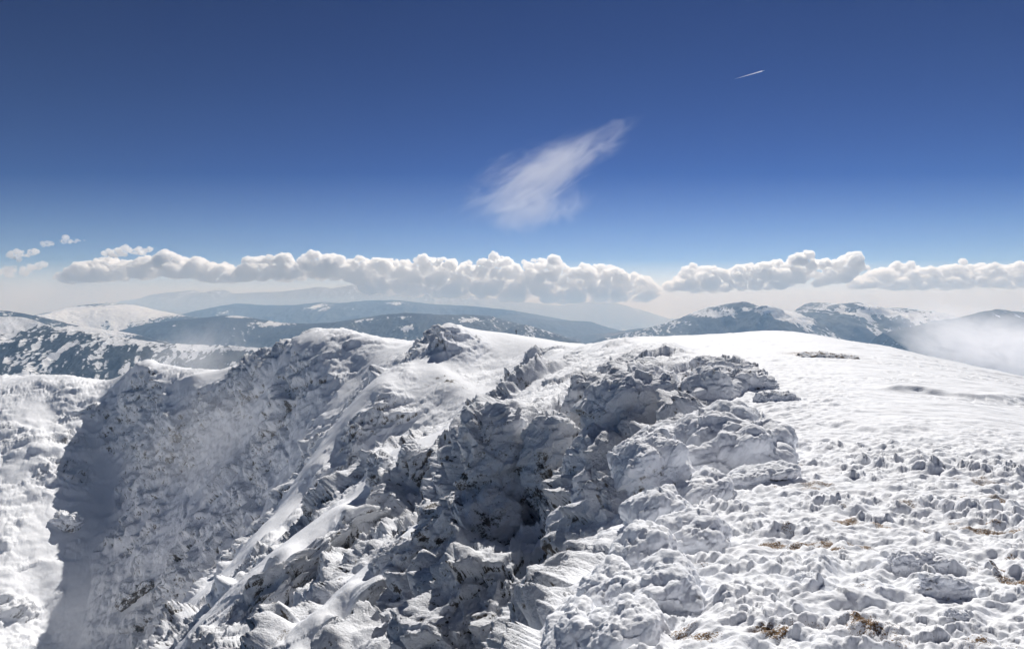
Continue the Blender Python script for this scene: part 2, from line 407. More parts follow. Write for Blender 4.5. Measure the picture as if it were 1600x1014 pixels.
# dwarf pine and tussocks under rime on the farther slopes
tu = np.zeros(xs.shape)
for lam, amp in ((9, .14), (4.5, .28), (2.2, .36), (1.1, .36)):
    d, cid = voro3(a_/lam*.8 + .3*w_, b_/lam, zs/lam, int(lam*10) + 3)
    mkk = sm(-.35, .25, .5*sm(230, 120, PX[selc]) + perlin(a_/(lam*7), b_/(lam*5), zs/(lam*6) + lam))
    tu += (np.clip(1 - 1.4*d, 0, 1)**.8 - .3) * (.4 + .6*JIT[cid, 1]) * amp * lam * mkk * vis(lam)[selc]
tt_ = np.zeros_like(X); tt_[selc] = tu
disp += crag + tt_ * cliffw * sm(45, 90, Y_) * (.35 + .65*np.clip(craggy*1.5 + sm(260, 150, PX), 0, 1)) * (1 - .85*ramp) * calm

# rime: rounded, wind-combed lumps
def rime2(x, y, lam, ax, ay, ang, seed):
    ca, sa = math.cos(ang), math.sin(ang)
    a = (x*ca + y*sa) / (lam*ax); b = (-x*sa + y*ca) / (lam*ay)
    w = perlin2(x/(lam*3), y/(lam*3), seed)
    d, cid, ox = voro2(a + .5*w, b + .5*w, seed, True)
    return np.clip(1 - 1.45 * d, 0, 1)**0.7 * (1 + 1.1*ox) * (0.35 + 0.65 * JIT[cid, 0])
st2 = sm(.07, .26, slope) * (1 - sm(45, 70, Y_)) * sm(3.5, 5, Y_) * (rd/Y_ > -.3) * (1 - sm(.10, .2, rd/Y_))
plat0 = plat.copy(); plat = plat * (1 - st2)
near = 1 - sm(60, 130, Y_)
wr = np.maximum(1 - sm(15, 24, Y_ + 2.0*perlin2(X/4, Y_/4, 3)), (1 - sm(0.10, 0.26, rd / Y_)))   # where the plateau is rimed
wr = np.clip(wr, 0.03, 1)
m1 = sm(-0.05, 0.6, perlin2(X/1.1, Y_/0.8, 5) + .5*perlin2(X/.4, Y_/.3, 6))
m2 = sm(-0.1, 0.5, perlin2(X/2.6, Y_/1.6, 8) + .4*perlin2(X/.8, Y_/.6, 9))
m3 = sm(-.2, .4, perlin2(X/5.0, Y_/2.6, 10))
m4 = sm(-.35, .25, perlin2(X/1.9, Y_/1.2, 15) + .5*perlin2(X/.7, Y_/.5, 16) + .5*(m1 - .4))
ang = R(24)
r = 0
for lam, amp, mk in ((0.50, 0.070, m2*m3), (0.24, 0.062, (.02 + .98*m1)*(.15 + .85*m3)), (0.13, 0.052, (0.08 + .92*m1)*(.35 + .65*m4)), (0.085, 0.034, .15 + .85*m4)):
    r = r + rime2(X, Y_, lam, 1.5, 0.8, ang, int(lam*100)) * amp * mk * vis(lam)
zoff += r * plat * wr
fine = 0
for lam in (0.30, 0.15, 0.075, 0.04):
    fine = fine + perlin2((X*.97 + Y_*.24)/(lam*1.7), (Y_*.97 - X*.24)/(lam*.8), lam*100) * lam * .30 * vis(lam)
zoff += plat * (wr*.9 + .1) * fine
zoff += plat * wr * (0.10 * m2 * perlin2(X/.9, Y_/.7, 11) + 0.06*perlin2(X/2.5, Y_/2, 12))
zoff += plat * (0.25*perlin2(X/14, Y_/14, 13) * sm(12, 30, Y_) + 0.05*perlin2(X/3, Y_/2, 14)*sm(12, 25, Y_))
# sastrugi on the smooth snow: long low scarps facing the eye
sg = perlin2(X/6.0 + .4*perlin2(X/2, Y_/2, 20), Y_/1.4, 21)
sg2 = perlin2(X/2.0, Y_/.5, 23)
zoff += plat * (1-wr) * (0.16 * np.abs(sg) + 0.07*np.abs(sg2) + .10*np.clip(rime2(X, Y_, .5, 1.6, .8, ang, 47)*sm(.1, .5, perlin2(X/7, Y_/3.5, 48)), 0, 1))
LEDGES = [([(1385, 609), (1440, 612), (1500, 620), (1560, 626), (1640, 630)], .42),
          ([(1192, 640), (1225, 650), (1262, 659), (1303, 667), (1380, 677), (1448, 674), (1499, 681)], .13),
          ([(1095, 553), (1112, 549), (1130, 552), (1168, 549)], .24), ([(1258, 612), (1300, 622), (1335, 620), (1392, 620)], .07),
          ([(1320, 578), (1380, 584), (1412, 590)], .08), ([(1440, 660), (1480, 666), (1520, 663)], .05), ([(1350, 640), (1400, 648), (1450, 650)], .05), ([(1540, 716), (1600, 722), (1650, 724)], .06)]
for pts, hgt in LEDGES:
    pl = [tuple(hit(p, r_)[:2]) for p, r_ in pts]
    wob = perlin2(X/.8, Y_/.8, 31) * .25
    lo = np.array(pl).min(0) - 3; hi = np.array(pl).max(0) + 3
    mk = (X > lo[0]) & (X < hi[0]) & (Y_ > lo[1]) & (Y_ < hi[1])
    d = polydist(X[mk], Y_[mk] + wob[mk], pl, 0)       # + on the far side
    endf = sm(lo[0] + 2.5, lo[0] + 4, X[mk]) * (1 - sm(hi[0] - 4, hi[0] - 2.5, X[mk]))
    wd = .017*Y_[mk]; sg_ = .5 + .5*np.tanh(d/wd)
    zoff[mk] += (sg_*hgt*np.exp(-np.abs(d)/1.2) - (1 - sg_)*hgt*.7*np.exp(-np.abs(d)/.5)) * plat[mk] * endf
# low rimed mounds on the plateau (column, row, width px, height m)
grass = np.zeros_like(X)
for (mp, mr, wpx, hh) in ((1375, 727, 60, .22), (1480, 735, 120, .25), (1545, 728, 70, .18), (1530, 805, 150, .22), (1290, 790, 80, .16), (1345, 745, 50, .15), (1440, 892, 95, .17),
                          (1270, 880, 60, .13), (1585, 745, 40, .2), (1365, 815, 50, .14), (1310, 700, 60, .2), (1200, 830, 70, .16), (1575, 895, 70, .12), (1480, 845, 60, .1), (1180, 700, 110, .3), (1120, 800, 90, .16), (1260, 930, 60, .12)):
    c = hit(mp, mr); w = wpx / F * c[1]
    g_ = np.exp(-(((X - c[0])/(w*.55))**2 + ((Y_ - c[1])/(w*.42))**2) * (1 + .6*perlin2(X/(w*.4), Y_/(w*.4), 40)))
    zoff += np.minimum(g_*1.6, 1) * hh * .6 * (1 + .8*perlin2(X/(w*.3), Y_/(w*.3), 41)) * (.45 + .9*rime2(X, Y_, max(w*.16, .12), 1.4, .7, ang, 43))

# icicle-like rime on steep near faces: vertical flutes and cauliflower heads
ncl = np.maximum(cliffw * (1 - sm(55, 120, Y_)), st2)
if True:
    sel = ncl > 0.01
    xs, ys, zs = X[sel], Y_[sel], Z[sel]
    acc = np.zeros(xs.shape)
    for lam, amp in ((2.2, .38), (0.9, 0.22), (0.42, 0.19), (0.2, 0.12), (0.1, .055)):
        w = perlin(xs/lam/2, ys/lam/2, zs/lam/2)
        d, cid = voro3(xs/lam + .6*w, ys/lam + .6*w, zs/(lam*1.5), int(lam*50))
        acc += np.clip(1 - 1.3*d, -.3, 1) * amp * (.6 + .4*JIT[cid, 1]) * vis(lam)[sel]
    t = np.zeros_like(X); t[sel] = acc
    disp += t * np.maximum(cliffw * (1 - sm(55, 120, Y_)) * (0.5 + 0.5*craggy) * (1 - .8*ramp) * sm(0.0, .03, -rd / Y_ + .015), st2*.45)

P2 = P + N0 * disp[..., None]; P2[..., 2] += zoff
P2[..., 2] -= 3.2*np.exp(-((PX - 1064 - 1.2*(Y_ - 34) + 4*perlin2(Y_, Y_*0 + 3, 81))/8.5)**2) * sm(24.5, 29, Y_) * (1 - sm(38, 44, Y_))
N1 = normals_grid(P2)
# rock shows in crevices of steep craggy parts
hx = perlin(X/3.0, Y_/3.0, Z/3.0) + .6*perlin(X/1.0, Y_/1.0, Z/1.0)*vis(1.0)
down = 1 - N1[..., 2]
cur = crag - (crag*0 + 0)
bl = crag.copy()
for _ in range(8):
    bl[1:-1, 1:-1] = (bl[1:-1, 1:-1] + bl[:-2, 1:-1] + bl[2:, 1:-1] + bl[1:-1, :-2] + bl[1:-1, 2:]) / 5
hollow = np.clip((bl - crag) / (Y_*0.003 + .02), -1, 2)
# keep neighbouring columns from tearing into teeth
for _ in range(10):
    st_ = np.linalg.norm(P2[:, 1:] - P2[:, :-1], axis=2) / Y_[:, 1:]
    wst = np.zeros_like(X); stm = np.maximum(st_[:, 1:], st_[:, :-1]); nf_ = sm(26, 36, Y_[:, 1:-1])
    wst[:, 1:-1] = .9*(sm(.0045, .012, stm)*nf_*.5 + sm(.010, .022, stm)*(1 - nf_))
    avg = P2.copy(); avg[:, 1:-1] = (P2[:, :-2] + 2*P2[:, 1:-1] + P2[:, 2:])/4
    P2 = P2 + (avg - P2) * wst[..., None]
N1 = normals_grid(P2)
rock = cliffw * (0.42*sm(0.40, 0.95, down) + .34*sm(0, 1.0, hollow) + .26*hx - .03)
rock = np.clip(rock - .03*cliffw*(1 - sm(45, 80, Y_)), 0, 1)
gsel = (Y_ < 26) & (plat > .5)
gm = sm(0.36, 0.74, perlin2(X/1.4, Y_/1.0, 51) + .55*perlin2(X/.35, Y_/.22, 52)) * (1 - sm(9, 22, Y_)) * sm(0.05, .35, X/np.maximum(Y_, .1))
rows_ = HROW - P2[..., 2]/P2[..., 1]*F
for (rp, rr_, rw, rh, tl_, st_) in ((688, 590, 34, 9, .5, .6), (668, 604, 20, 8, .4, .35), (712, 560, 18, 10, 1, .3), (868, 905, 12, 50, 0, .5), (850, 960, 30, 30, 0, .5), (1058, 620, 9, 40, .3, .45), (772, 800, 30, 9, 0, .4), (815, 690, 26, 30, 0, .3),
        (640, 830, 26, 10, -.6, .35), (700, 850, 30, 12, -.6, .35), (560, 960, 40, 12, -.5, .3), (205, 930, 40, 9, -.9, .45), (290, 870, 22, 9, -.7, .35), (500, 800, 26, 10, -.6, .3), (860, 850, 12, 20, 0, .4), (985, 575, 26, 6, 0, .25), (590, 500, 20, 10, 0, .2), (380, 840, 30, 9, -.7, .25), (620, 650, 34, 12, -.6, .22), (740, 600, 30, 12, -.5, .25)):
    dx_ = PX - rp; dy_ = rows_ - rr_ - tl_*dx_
    rock = rock + cliffw*np.exp(-(dx_/rw)**2 - (dy_/rh)**2) * st_ * (.6 + .9*hx)  # rock patches; over the slot and cleft the dark colour stands for shade
rock = np.clip(rock, 0, 1)
grass = np.where(gsel, gm * .80 * (1 - sm(0.02, .10, r)), 0)
def patch(px, row, wpx, hpx, st):
    global grass
    c = hit(px, row); w = wpx/F*c[1]; h2 = abs(hit(px, row - hpx)[1] - hit(px, row + hpx)[1]) / 2
    grass = np.maximum(grass, st*np.exp(-((X-c[0])/w)**2 - ((Y_-c[1])/h2)**2) * (0.75 + .5*perlin2(X/.12, Y_/.12, 61)))
for a_ in ((1355, 985, 40, 25, .9), (1390, 1005, 30, 12, .8), (1415, 795, 20, 6, .8), (1355, 857, 14, 6, .8), (1230, 833, 12, 5, .7), (1270, 554, 50, 6, .9), (1455, 873, 20, 5, .7), (1545, 1010, 60, 6, .7), (1350, 930, 14, 8, .7)):
    patch(*a_)
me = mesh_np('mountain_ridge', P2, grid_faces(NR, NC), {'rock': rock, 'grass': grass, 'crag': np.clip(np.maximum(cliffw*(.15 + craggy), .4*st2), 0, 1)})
tag(link('mountain_ridge', me, M_SNOW), kind='structure')

ROWS2 = HROW - P2[..., 2]/P2[..., 1]*F
def seen(px, row):
    """distance of the finished surface seen at a photo pixel"""
    j = int(np.argmin(np.abs(px_f - px))); k = np.nonzero(ROWS2[:, j] <= row)[0]
    return float(P2[k[0], j, 1]) if len(k) else 200.0
# ------------------------------------------------------------------ rimed rocks standing clear of the ground
def boulder(px, row, Y, w, h, d, seed, label, tilt=0.0, rough=1.0, rocky=0.0, name='rime_boulder', comb=1.0, sub=6, yaw=0.0, box=.55, lam0=None, group=None, grass_=0.0):
    bm = bmesh.new(); bmesh.ops.create_icosphere(bm, subdivisions=sub, radius=1)
    n_ = len(bm.verts); co = np.array([v.co for v in bm.verts]); quads = np.array([[v.index for v in f.verts] for f in bm.faces], np.int32); bm.free()
    co /= np.linalg.norm(co, axis=1)[:, None]
    u = co.copy(); p_ = 2.0/(1 - box*.55); nrm = (np.abs(u)**p_).sum(1)**(1/p_); u = u/nrm[:, None]
    u = u*(1 + .22*perlin(co[:, 0]*1.3 + seed, co[:, 1]*1.3, co[:, 2]*1.3 + seed*2)[:, None])
    P_ = u*np.array([w/2, d/2, h/2]); o3 = seed*13.7
    N_ = co/np.array([w, d, h]); N_ /= np.linalg.norm(N_, axis=1)[:, None]
    sz = (w*h*d)**(1/3); x, y, z = P_.T; L0 = lam0 or sz*.45
    D_ = 0
    for k in range(2):
        l_ = L0/1.9**k; D_ = D_ + facets(x/l_ + o3, y/l_, z/(l_*.7), k + 5)*l_*.34*rough
    for k in range(5):
        l_ = L0*.9/2**k
        if l_ < Y*.0022: break
        wv = perlin(x/l_/2 + o3, y/l_/2, z/l_/2)
        # feathers combed outwards to the windward left and down
        ca, sa = math.cos(R(35)), math.sin(R(35)); a_ = x*ca + z*sa; b_ = -x*sa + z*ca
        vv, cid = voro3(a_/(l_*1.5) + .5*wv + o3, y/l_, b_/(l_*.75) + .4*wv, k + 20)
        D_ = D_ + (np.clip(1 - 1.4*vv, 0, 1)**.8 - .35)*l_*.34*(.5 + .5*JIT[cid, 0])*comb
    P_ = P_ + N_*D_[:, None]
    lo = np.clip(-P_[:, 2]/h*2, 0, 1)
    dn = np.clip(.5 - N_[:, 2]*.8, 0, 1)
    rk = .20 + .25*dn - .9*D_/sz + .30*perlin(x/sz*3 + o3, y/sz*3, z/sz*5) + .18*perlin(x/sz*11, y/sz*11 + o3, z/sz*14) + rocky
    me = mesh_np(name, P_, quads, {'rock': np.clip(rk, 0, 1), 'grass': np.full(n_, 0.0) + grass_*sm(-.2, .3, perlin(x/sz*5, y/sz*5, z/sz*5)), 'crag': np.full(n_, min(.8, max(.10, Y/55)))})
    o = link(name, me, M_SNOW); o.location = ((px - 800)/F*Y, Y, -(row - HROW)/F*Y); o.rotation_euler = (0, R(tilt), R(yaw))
    return tag(o, label, 'boulder' if 'boulder' in name else 'rock', group)
def pxm(v, Y): return v/F*Y
BL = [  # column, row, distance, width px, height px, depth m, seed, tilt, rocky, name, label
 (996, 648, 33, 138, 122, 3.6, 1, -6, .02, 'rime_boulder', 'big rounded white boulder on the cliff edge left of the black cleft', .5),
 (1108, 626, 31, 74, 92, 2.6, 2, 34, .0, 'rime_boulder', 'tall slanting snow plastered block just right of the black cleft', .4),
 (1100, 712, 23, 235, 84, 3.2, 3, -17, -.08, 'rime_slab', 'long sloping slab with combed rime feathers in front of the black cleft', .3),
 (1022, 742, 21.5, 100, 100, 1.8, 4, -20, .0, 'rime_boulder', 'rounded frost head below the left foot of the sloping slab', .5),
 (1034, 812, 16.5, 90, 76, 1.3, 5, -28, -.06, 'rime_boulder', 'leaning hump of stacked rime feathers on the plateau edge', .3),
 (1184, 744, 17.0, 104, 22, .8, 6, -10, -.06, 'rime_slab', 'low feathered rime ledge on the plateau right of the sloping slab', .3),
 (786, 716, 40, 118, 150, 4.6, 7, 4, .08, 'rock_buttress', 'frosted rock tower with dark speckled face left of the deep shadowed gully', .8),
 (762, 822, 37, 92, 96, 3.4, 8, 10, .10, 'rock_buttress', 'square banded rock foot under the tall frosted tower', .9),
 (866, 735, 37, 74, 150, 2.6, 9, -4, .10, 'rock_pillar', 'narrow frosted pillar between the tower and the white pinnacle', .7),
 (936, 742, 31, 86, 122, 2.4, 10, 8, .03, 'rock_pillar', 'white pointed pinnacle with frost curtains below the big rounded boulder', .6),
 (915, 636, 41, 62, 96, 2.4, 11, 10, .04, 'rock_pillar', 'slim snow capped pillar just left of the big rounded boulder', .6),
 (905, 872, 27, 84, 150, 2.4, 12, 4, .04, 'rock_pillar', 'lumpy frosted pillar right of the black slot, low on the near cliff', .5),
 (965, 600, 47, 66, 60, 3.0, 13, -14, .0, 'rime_boulder', 'upper frosted step above and left of the big rounded boulder', .5),
 (1003, 566, 70, 60, 26, 3.0, 14, -8, .0, 'rime_boulder', 'farther rimed crag on the skyline above the big rounded boulder', .5),
 (708, 822, 45, 96, 76, 3.4, 15, -30, .16, 'rock_outcrop', 'brown streaked rock under the lower end of the bright snow ramp', .9),
 (632, 878, 41, 90, 60, 2.6, 16, -32, .12, 'rock_outcrop', 'broken rock patch below the bright snow ramp near the bottom', .9),
 (955, 860, 23, 70, 110, 1.8, 17, 16, .0, 'rime_boulder', 'stack of frost knobs under the plateau edge, low centre', .4),
 (930, 955, 15, 90, 84, 1.3, 18, -24, -.02, 'rime_boulder', 'frost covered knob in the shade outside the plateau edge, low centre', .4),
 (1088, 772, 17.5, 96, 44, 1.3, 41, -24, -.06, 'rime_boulder', 'frost hump between the sloping slab and the leaning hump', .3),
 (1072, 842, 12.6, 110, 56, 1.1, 42, -22, -.06, 'rime_boulder', 'wide feathered hump just right of the leaning hump', .3),
 (1002, 872, 12.4, 96, 70, 1.0, 43, -30, -.04, 'rime_boulder', 'steep frost hump directly below the leaning hump', .35),
 (1028, 922, 9.9, 110, 56, .9, 44, -24, -.06, 'rime_boulder', 'broad combed hump fourth up the plateau edge from the bottom', .3),
 (958, 936, 11.2, 92, 70, .9, 45, -32, -.04, 'rime_boulder', 'bulging hump on the drop side, third up the edge from the bottom', .35),
 (978, 992, 8.2, 120, 60, .8, 46, -24, -.06, 'rime_boulder', 'low combed hump at the bottom of the picture, second up the edge', .3),
 (902, 996, 9.2, 96, 70, .8, 47, -34, -.04, 'rime_boulder', 'lowest hump of the plateau edge, at the bottom border', .35),
 (832, 992, 20, 120, 76, 2.0, 51, -20, .02, 'rime_boulder', 'frosted block at the bottom border left of the lowest edge hump', .6),
 (950, 772, 22, 104, 76, 1.8, 52, -26, .0, 'rime_boulder', 'shaded frost knob below the frost head at the left foot of the sloping slab', .5),
 (104, 817, 232, 40, 26, 7, 19, 10, .08, 'rock_outcrop', 'lone snow capped rock on the sunlit slope left of the gully', .8),
 (1164, 600, 32, 84, 36, 2.2, 24, 8, .04, 'rime_boulder', 'low crusted lump bridging the slanting block and the plateau', .7),
 (1128, 576, 38, 90, 26, 2.4, 25, 4, .04, 'rime_boulder', 'long frosted hump behind the slanting block', .7),
 (208, 932, 186, 70, 18, 5, 20, -36, .26, 'rock_outcrop', 'dark brown slanting rock rib in the shaded slope, bottom left', .9),
 (640, 715, 98, 26, 40, 4, 21, 20, .05, 'rock_outcrop', 'small rounded rock knob at the top of the middle snow run', .8),
 (594, 735, 97, 34, 44, 5, 22, 10, .04, 'rock_outcrop', 'pointed frosted rock where the middle snow run begins', .8),
]
for (px, row, Yb, wp, hp, dm, sd_, tl, rk_, nm, lb, rg_) in BL:
    if nm == 'rock_outcrop': Yb = seen(px, row + hp*.15)
    elif sd_ > 40 or sd_ in (3, 4, 5, 6): Yb = seen(px, row + hp*.2)
    elif nm in ('rock_buttress', 'rock_pillar'): rk_ -= .02
    boulder(px, row, Yb, pxm(wp, Yb), pxm(hp, Yb), dm, sd_, lb, tilt=tl, rocky=rk_, name=nm, rough=rg_, sub=7 if wp*hp > 8000 else 6)
def on_plateau(px, row, wp, hp, dm, seed, lb, nm='rime_rock', tl=0, rk_=-.05, rg_=.6, sub=6, yaw=0, gr=0.0, comb=1.2, sink=0.0):
    c = hit(px, row + hp*.25); row += hp*sink; Yb = c[1]
    return boulder(px, row, Yb, pxm(wp, Yb), pxm(hp, Yb), dm, seed, lb, tilt=tl, rocky=rk_, name=nm, rough=rg_, sub=sub, yaw=yaw, grass_=gr, comb=comb, lam0=pxm(wp, Yb)*.22)
on_plateau(1478, 923, 78, 42, .16, 31, 'oblong stone bristling with frost and casting a blue shadow, lower right', tl=12, rk_=.04, yaw=-10, comb=1.6)
on_plateau(1493, 969, 36, 30, .10, 32, 'small tilted stone below the oblong frosted stone', tl=24, rk_=.02)
on_plateau(1440, 884, 92, 34, .30, 33, 'low frost hump with a hollow blue shadow behind the oblong frosted stone', tl=6, rk_=-.1, comb=1.6)
on_plateau(1292, 557, 90, 9, 3.4, 34, 'bare brown stony hump in the far smooth snow of the plateau', nm='stony_hump', tl=2, rk_=.0, gr=.72, comb=.8, rg_=.35, sink=.28)
on_plateau(1268, 916, 44, 34, .3, 35, 'rounded frost knob on the combed rime, lower middle of the plateau', rk_=-.1)
on_plateau(1215, 622, 66, 30, 1.0, 36, 'frosted rubble heap at the right end of the slanting block', nm='rime_rock', rk_=.04, rg_=.7, sink=.25)

# ------------------------------------------------------------------ valley floor and far hills
def hill_material():
    m = NT('snow_and_forest'); pos = m.n('NewGeometry').outputs['Position']
    fo = m.attr('forest_shade')
    n1 = m.noise(pos, 0.045, 8, 0.72); n2 = m.noise(pos, 0.006, 4, 0.6)
    f = m.ramp(m.math('ADD', fo, m.math('MULTIPLY', m.math('SUBTRACT', n1, 0.5), 1.7)), 0.42, 0.58)
    fc = m.mix(m.ramp(n2, .35, .65), (0.014, 0.022, 0.030), (0.040, 0.050, 0.050))
    sc = m.mix(m.ramp(n1, .35, .6), (0.74, 0.74, 0.75), (0.84, 0.84, 0.86))
    c = m.mix(f, sc, fc); c = m.mix(m.attr('bare'), c, (0.17, 0.125, 0.09))
    m.bsdf(c, 0.8, m.bump(n1, 0.6, 12.0), Specular_IOR_Level=0.1)
    return m.m
M_HILL = hill_material()
gm_ = NT('valley_forest'); p_ = gm_.n('NewGeometry').outputs['Position']
gm_.bsdf(gm_.mix(gm_.ramp(gm_.noise(p_, 0.0012, 6, .6), .45, .6), (0.03, 0.04, 0.035), (0.16, 0.14, 0.11)), 0.9)
v = np.array([(-12000, -900, -900), (12000, -900, -900), (12000, 12000, -900), (-12000, 12000, -900)], float)
me = mesh_np('valley_floor', v, np.array([[0, 1, 2, 3]]), smooth=False)
tag(link('ground', me, gm_.m), kind='structure')

def hill(name, prof, D, run, drop, amp, lam, seed, forest_shade, patches=(), bare=0.0, back=None, spurs=(), snowtop=.0):
    prof = np.array(prof, float); x0, x1 = prof[0, 0], prof[-1, 0]
    nc = int((x1 - x0) / 1.15) + 2; nf, nb = 170, 40
    px = np.linspace(x0, x1, nc)
    # smooth the traced crest
    pf = np.linspace(x0, x1, nc); row = np.interp(pf, prof[:, 0], prof[:, 1])
    k = max(3, int(14 / 1.15)); kk = np.hanning(k + 2)[1:-1]; kk /= kk.sum(); row = np.convolve(np.pad(row, k//2, 'edge'), kk, 'same')[k//2:k//2 + nc]
    back = back or run
    t = np.concatenate([-np.linspace(1, 0, nf)**1.3, np.linspace(0, 1, nb + 1)[1:]])     # -1 front foot, 0 crest, 1 back foot
    T, PXg = np.meshgrid(t, px, indexing='ij')
    Dc = D * (1 + .05*perlin2(PXg*0.01, PXg*0 + seed, seed))
    Yg = Dc + np.where(T < 0, T*run, T*back); Xg = (PXg - 800) / F * Dc * (1 + 0*T)
    zc = -(row - HROW) / F * Dc[0]
    w = np.clip(np.abs(T)*3.0, 0, 1)
    wx = perlin2(Xg/(lam*2), Yg/(lam*2), seed + 1)*.5
    rid = 0
    for o in range(6):
        l_ = lam / 2**o
        rid = rid + (0.35 - np.abs(perlin2(Xg/l_ + wx, Yg/(l_*1.8) + wx, seed + 3 + o))) * amp / 1.75**o * (w if o < 3 else .25 + .75*w)
    z = zc[None] - drop * np.abs(T)**1.15 + rid
    for (sp, sw, sh) in spurs:
        xx = (PXg - sp - 60*np.abs(T)) / sw; z = z + sh * (1/(1 + xx*xx) ) * np.sin(np.clip(np.abs(T), 0, 1)*math.pi)
    Pg = np.stack([Xg, Yg, z], -1)
    ng = normals_grid(Pg)
    lit = ng[..., 0]*sd[0] + ng[..., 1]*sd[1] + ng[..., 2]*sd[2]
    big = perlin2(Xg/lam, Yg/lam, seed + 20) + .6*perlin2(Xg/lam*3, Yg/lam*3, seed + 21) + .35*perlin2(Xg/lam*9, Yg/lam*7, seed + 22)
    fo = forest_shade + .30*big - (ng[..., 0]*.9) + .35*np.clip(np.abs(T)*1.2, 0, 1) - snowtop*np.exp(-np.abs(T)*14)  # right-facing slopes whitened as sunlit, left ones darkened as shaded, by colour
    rws = HROW - z/Yg*F
    for (pp, pr, pw, ph, st) in patches:
        fo = fo - st*np.exp(-((PXg - pp)/pw)**2 - ((rws - pr)/ph)**2) * (1 + .5*big)
    me = mesh_np(name, Pg, grid_faces(len(t), nc), {'forest_shade': np.clip(fo, 0, 1), 'bare': np.full(fo.shape, 0.0) + bare*sm(-.2, .4, big)})
    return tag(link(name, me, M_HILL), kind='structure')

hill('hills', [(-400, 470), (-200, 486), (0, 495), (40, 497), (80, 510), (130, 519), (180, 526), (250, 537), (350, 540), (460, 549), (560, 562), (700, 590)], 1500, 620, 330, 70, 260, 3, 0.95,
     [(-20, 508, 100, 12, .45), (30, 545, 60, 7, .35), (90, 530, 30, 8, .4), (110, 560, 40, 10, .35), (20, 580, 60, 6, .4), (215, 536, 26, 4, .6), (80, 592, 60, 6, .5), (400, 568, 25, 3, .6), (260, 578, 14, 3, .6), (150, 540, 14, 8, .5), (330, 545, 90, 3, .5)], snowtop=.45)
hill('hills', [(-400, 470), (-100, 478), (0, 485), (20, 487), (60, 495), (100, 506), (140, 512), (200, 520), (260, 536)], 2500, 900, 320, 60, 400, 11, 0.85, [(150, 518, 60, 8, .6)])
hill('hills', [(150, 530), (190, 516), (230, 505), (290, 499), (350, 493), (375, 494), (400, 498), (440, 505), (480, 506), (540, 503), (620, 512), (700, 530)], 3600, 1300, 560, 80, 700, 21, 1.0,
     [(375, 494, 22, 3, .9), (440, 506, 40, 5, .55), (290, 509, 8, 2, .6), (345, 510, 6, 2, .6)])
hill('hills', [(380, 535), (440, 518), (500, 508), (540, 501), (600, 492), (635, 489), (690, 492), (740, 492), (765, 494), (800, 503), (850, 516), (900, 532), (960, 556)], 3300, 1300, 560, 90, 600, 31, 1.0,
     [(630, 496, 26, 5, .7), (645, 512, 18, 7, .95), (735, 500, 22, 6, .7), (565, 500, 40, 4, .4)])
hill('hills', [(770, 528), (800, 510), (820, 507), (850, 516), (900, 534), (940, 552)], 2900, 700, 400, 30, 400, 35, 0.95)
hill('hills', [(-60, 505), (40, 495), (90, 486), (130, 478), (170, 474), (210, 477), (240, 484), (290, 494), (340, 500), (420, 516)], 4800, 1700, 480, 80, 900, 41, 0.60,
     [(170, 486, 70, 8, .7), (240, 492, 30, 6, .5), (130, 500, 40, 4, -.5), (80, 496, 30, 4, -.4)], spurs=[(150, 20, 60)])
hill('hills', [(220, 505), (290, 491), (330, 481), (370, 474), (410, 477), (460, 477), (505, 472), (530, 474), (570, 470), (620, 469), (670, 475), (730, 478), (800, 485), (850, 494), (900, 503), (960, 520)], 7800, 2600, 700, 130, 1200, 51, 1.10,
     [(505, 478, 26, 6, .6), (620, 474, 30, 5, .7), (440, 490, 60, 5, .25), (560, 480, 50, 6, .3)])
hill('hills', [(640, 500), (720, 492), (800, 493), (860, 501), (920, 502), (950, 512), (1000, 524)], 6400, 1300, 450, 60, 900, 61, 1.1)
hill('hills', [(850, 535), (900, 525), (950, 520), (1000, 513), (1040, 512), (1090, 515), (1180, 530)], 5200, 1500, 420, 40, 600, 71, 0.75, bare=.55)
hill('hills', [(880, 552), (940, 528), (1000, 516), (1030, 508), (1060, 498), (1090, 486), (1110, 479), (1135, 477), (1160, 477), (1195, 482), (1235, 487), (1260, 484), (1310, 476), (1340, 478), (1380, 481), (1440, 484), (1490, 494), (1540, 512), (1640, 530), (1800, 545)], 3700, 1500, 620, 110, 800, 81, 0.46,
     [(1150, 484, 60, 6, .6), (1180, 492, 42, 10, 1.0), (1210, 500, 28, 8, .8), (1320, 487, 44, 9, 1.0), (1350, 497, 40, 6, .5), (1420, 492, 60, 6, .5), (1100, 492, 22, 6, .7), (1070, 506, 40, 4, .3), (1250, 505, 30, 10, -.5), (1150, 520, 60, 7, -.4)], spurs=[(1130, 26, 110), (1290, 30, 120), (1400, 30, 60)])
hill('hills', [(1380, 520), (1460, 502), (1500, 496), (1535, 487), (1560, 483), (1585, 487), (1640, 492), (1750, 480), (2000, 475)], 2600, 1000, 520, 70, 500, 91, 0.80)
def far_range(prof, D, seed, amp):
    hill('mountains', prof, D, 2200, 650, amp, 1200, seed, 0.92)
far_range([(100, 492), (190, 471), (240, 463), (262, 457), (285, 456), (300, 453), (315, 458), (332, 454), (350, 453), (365, 459), (400, 457), (440, 456), (470, 452), (500, 448), (520, 451), (550, 445), (600, 449), (680, 455), (800, 470), (900, 480), (960, 497)], 20000, 101, 180)
far_range([(760, 492), (850, 480), (900, 474), (940, 470), (965, 474), (990, 481), (1020, 490), (1045, 498), (1120, 500), (1250, 497), (1500, 499), (1900, 498)], 19000, 111, 60)

# ------------------------------------------------------------------ ground point under a photo pixel on the finished surface
def foot(px, Y):
    j = int(np.argmin(np.abs(px_f - px))); i = int(np.argmin(np.abs(P2[:, j, 1] - Y))); return P2[i, j].copy()

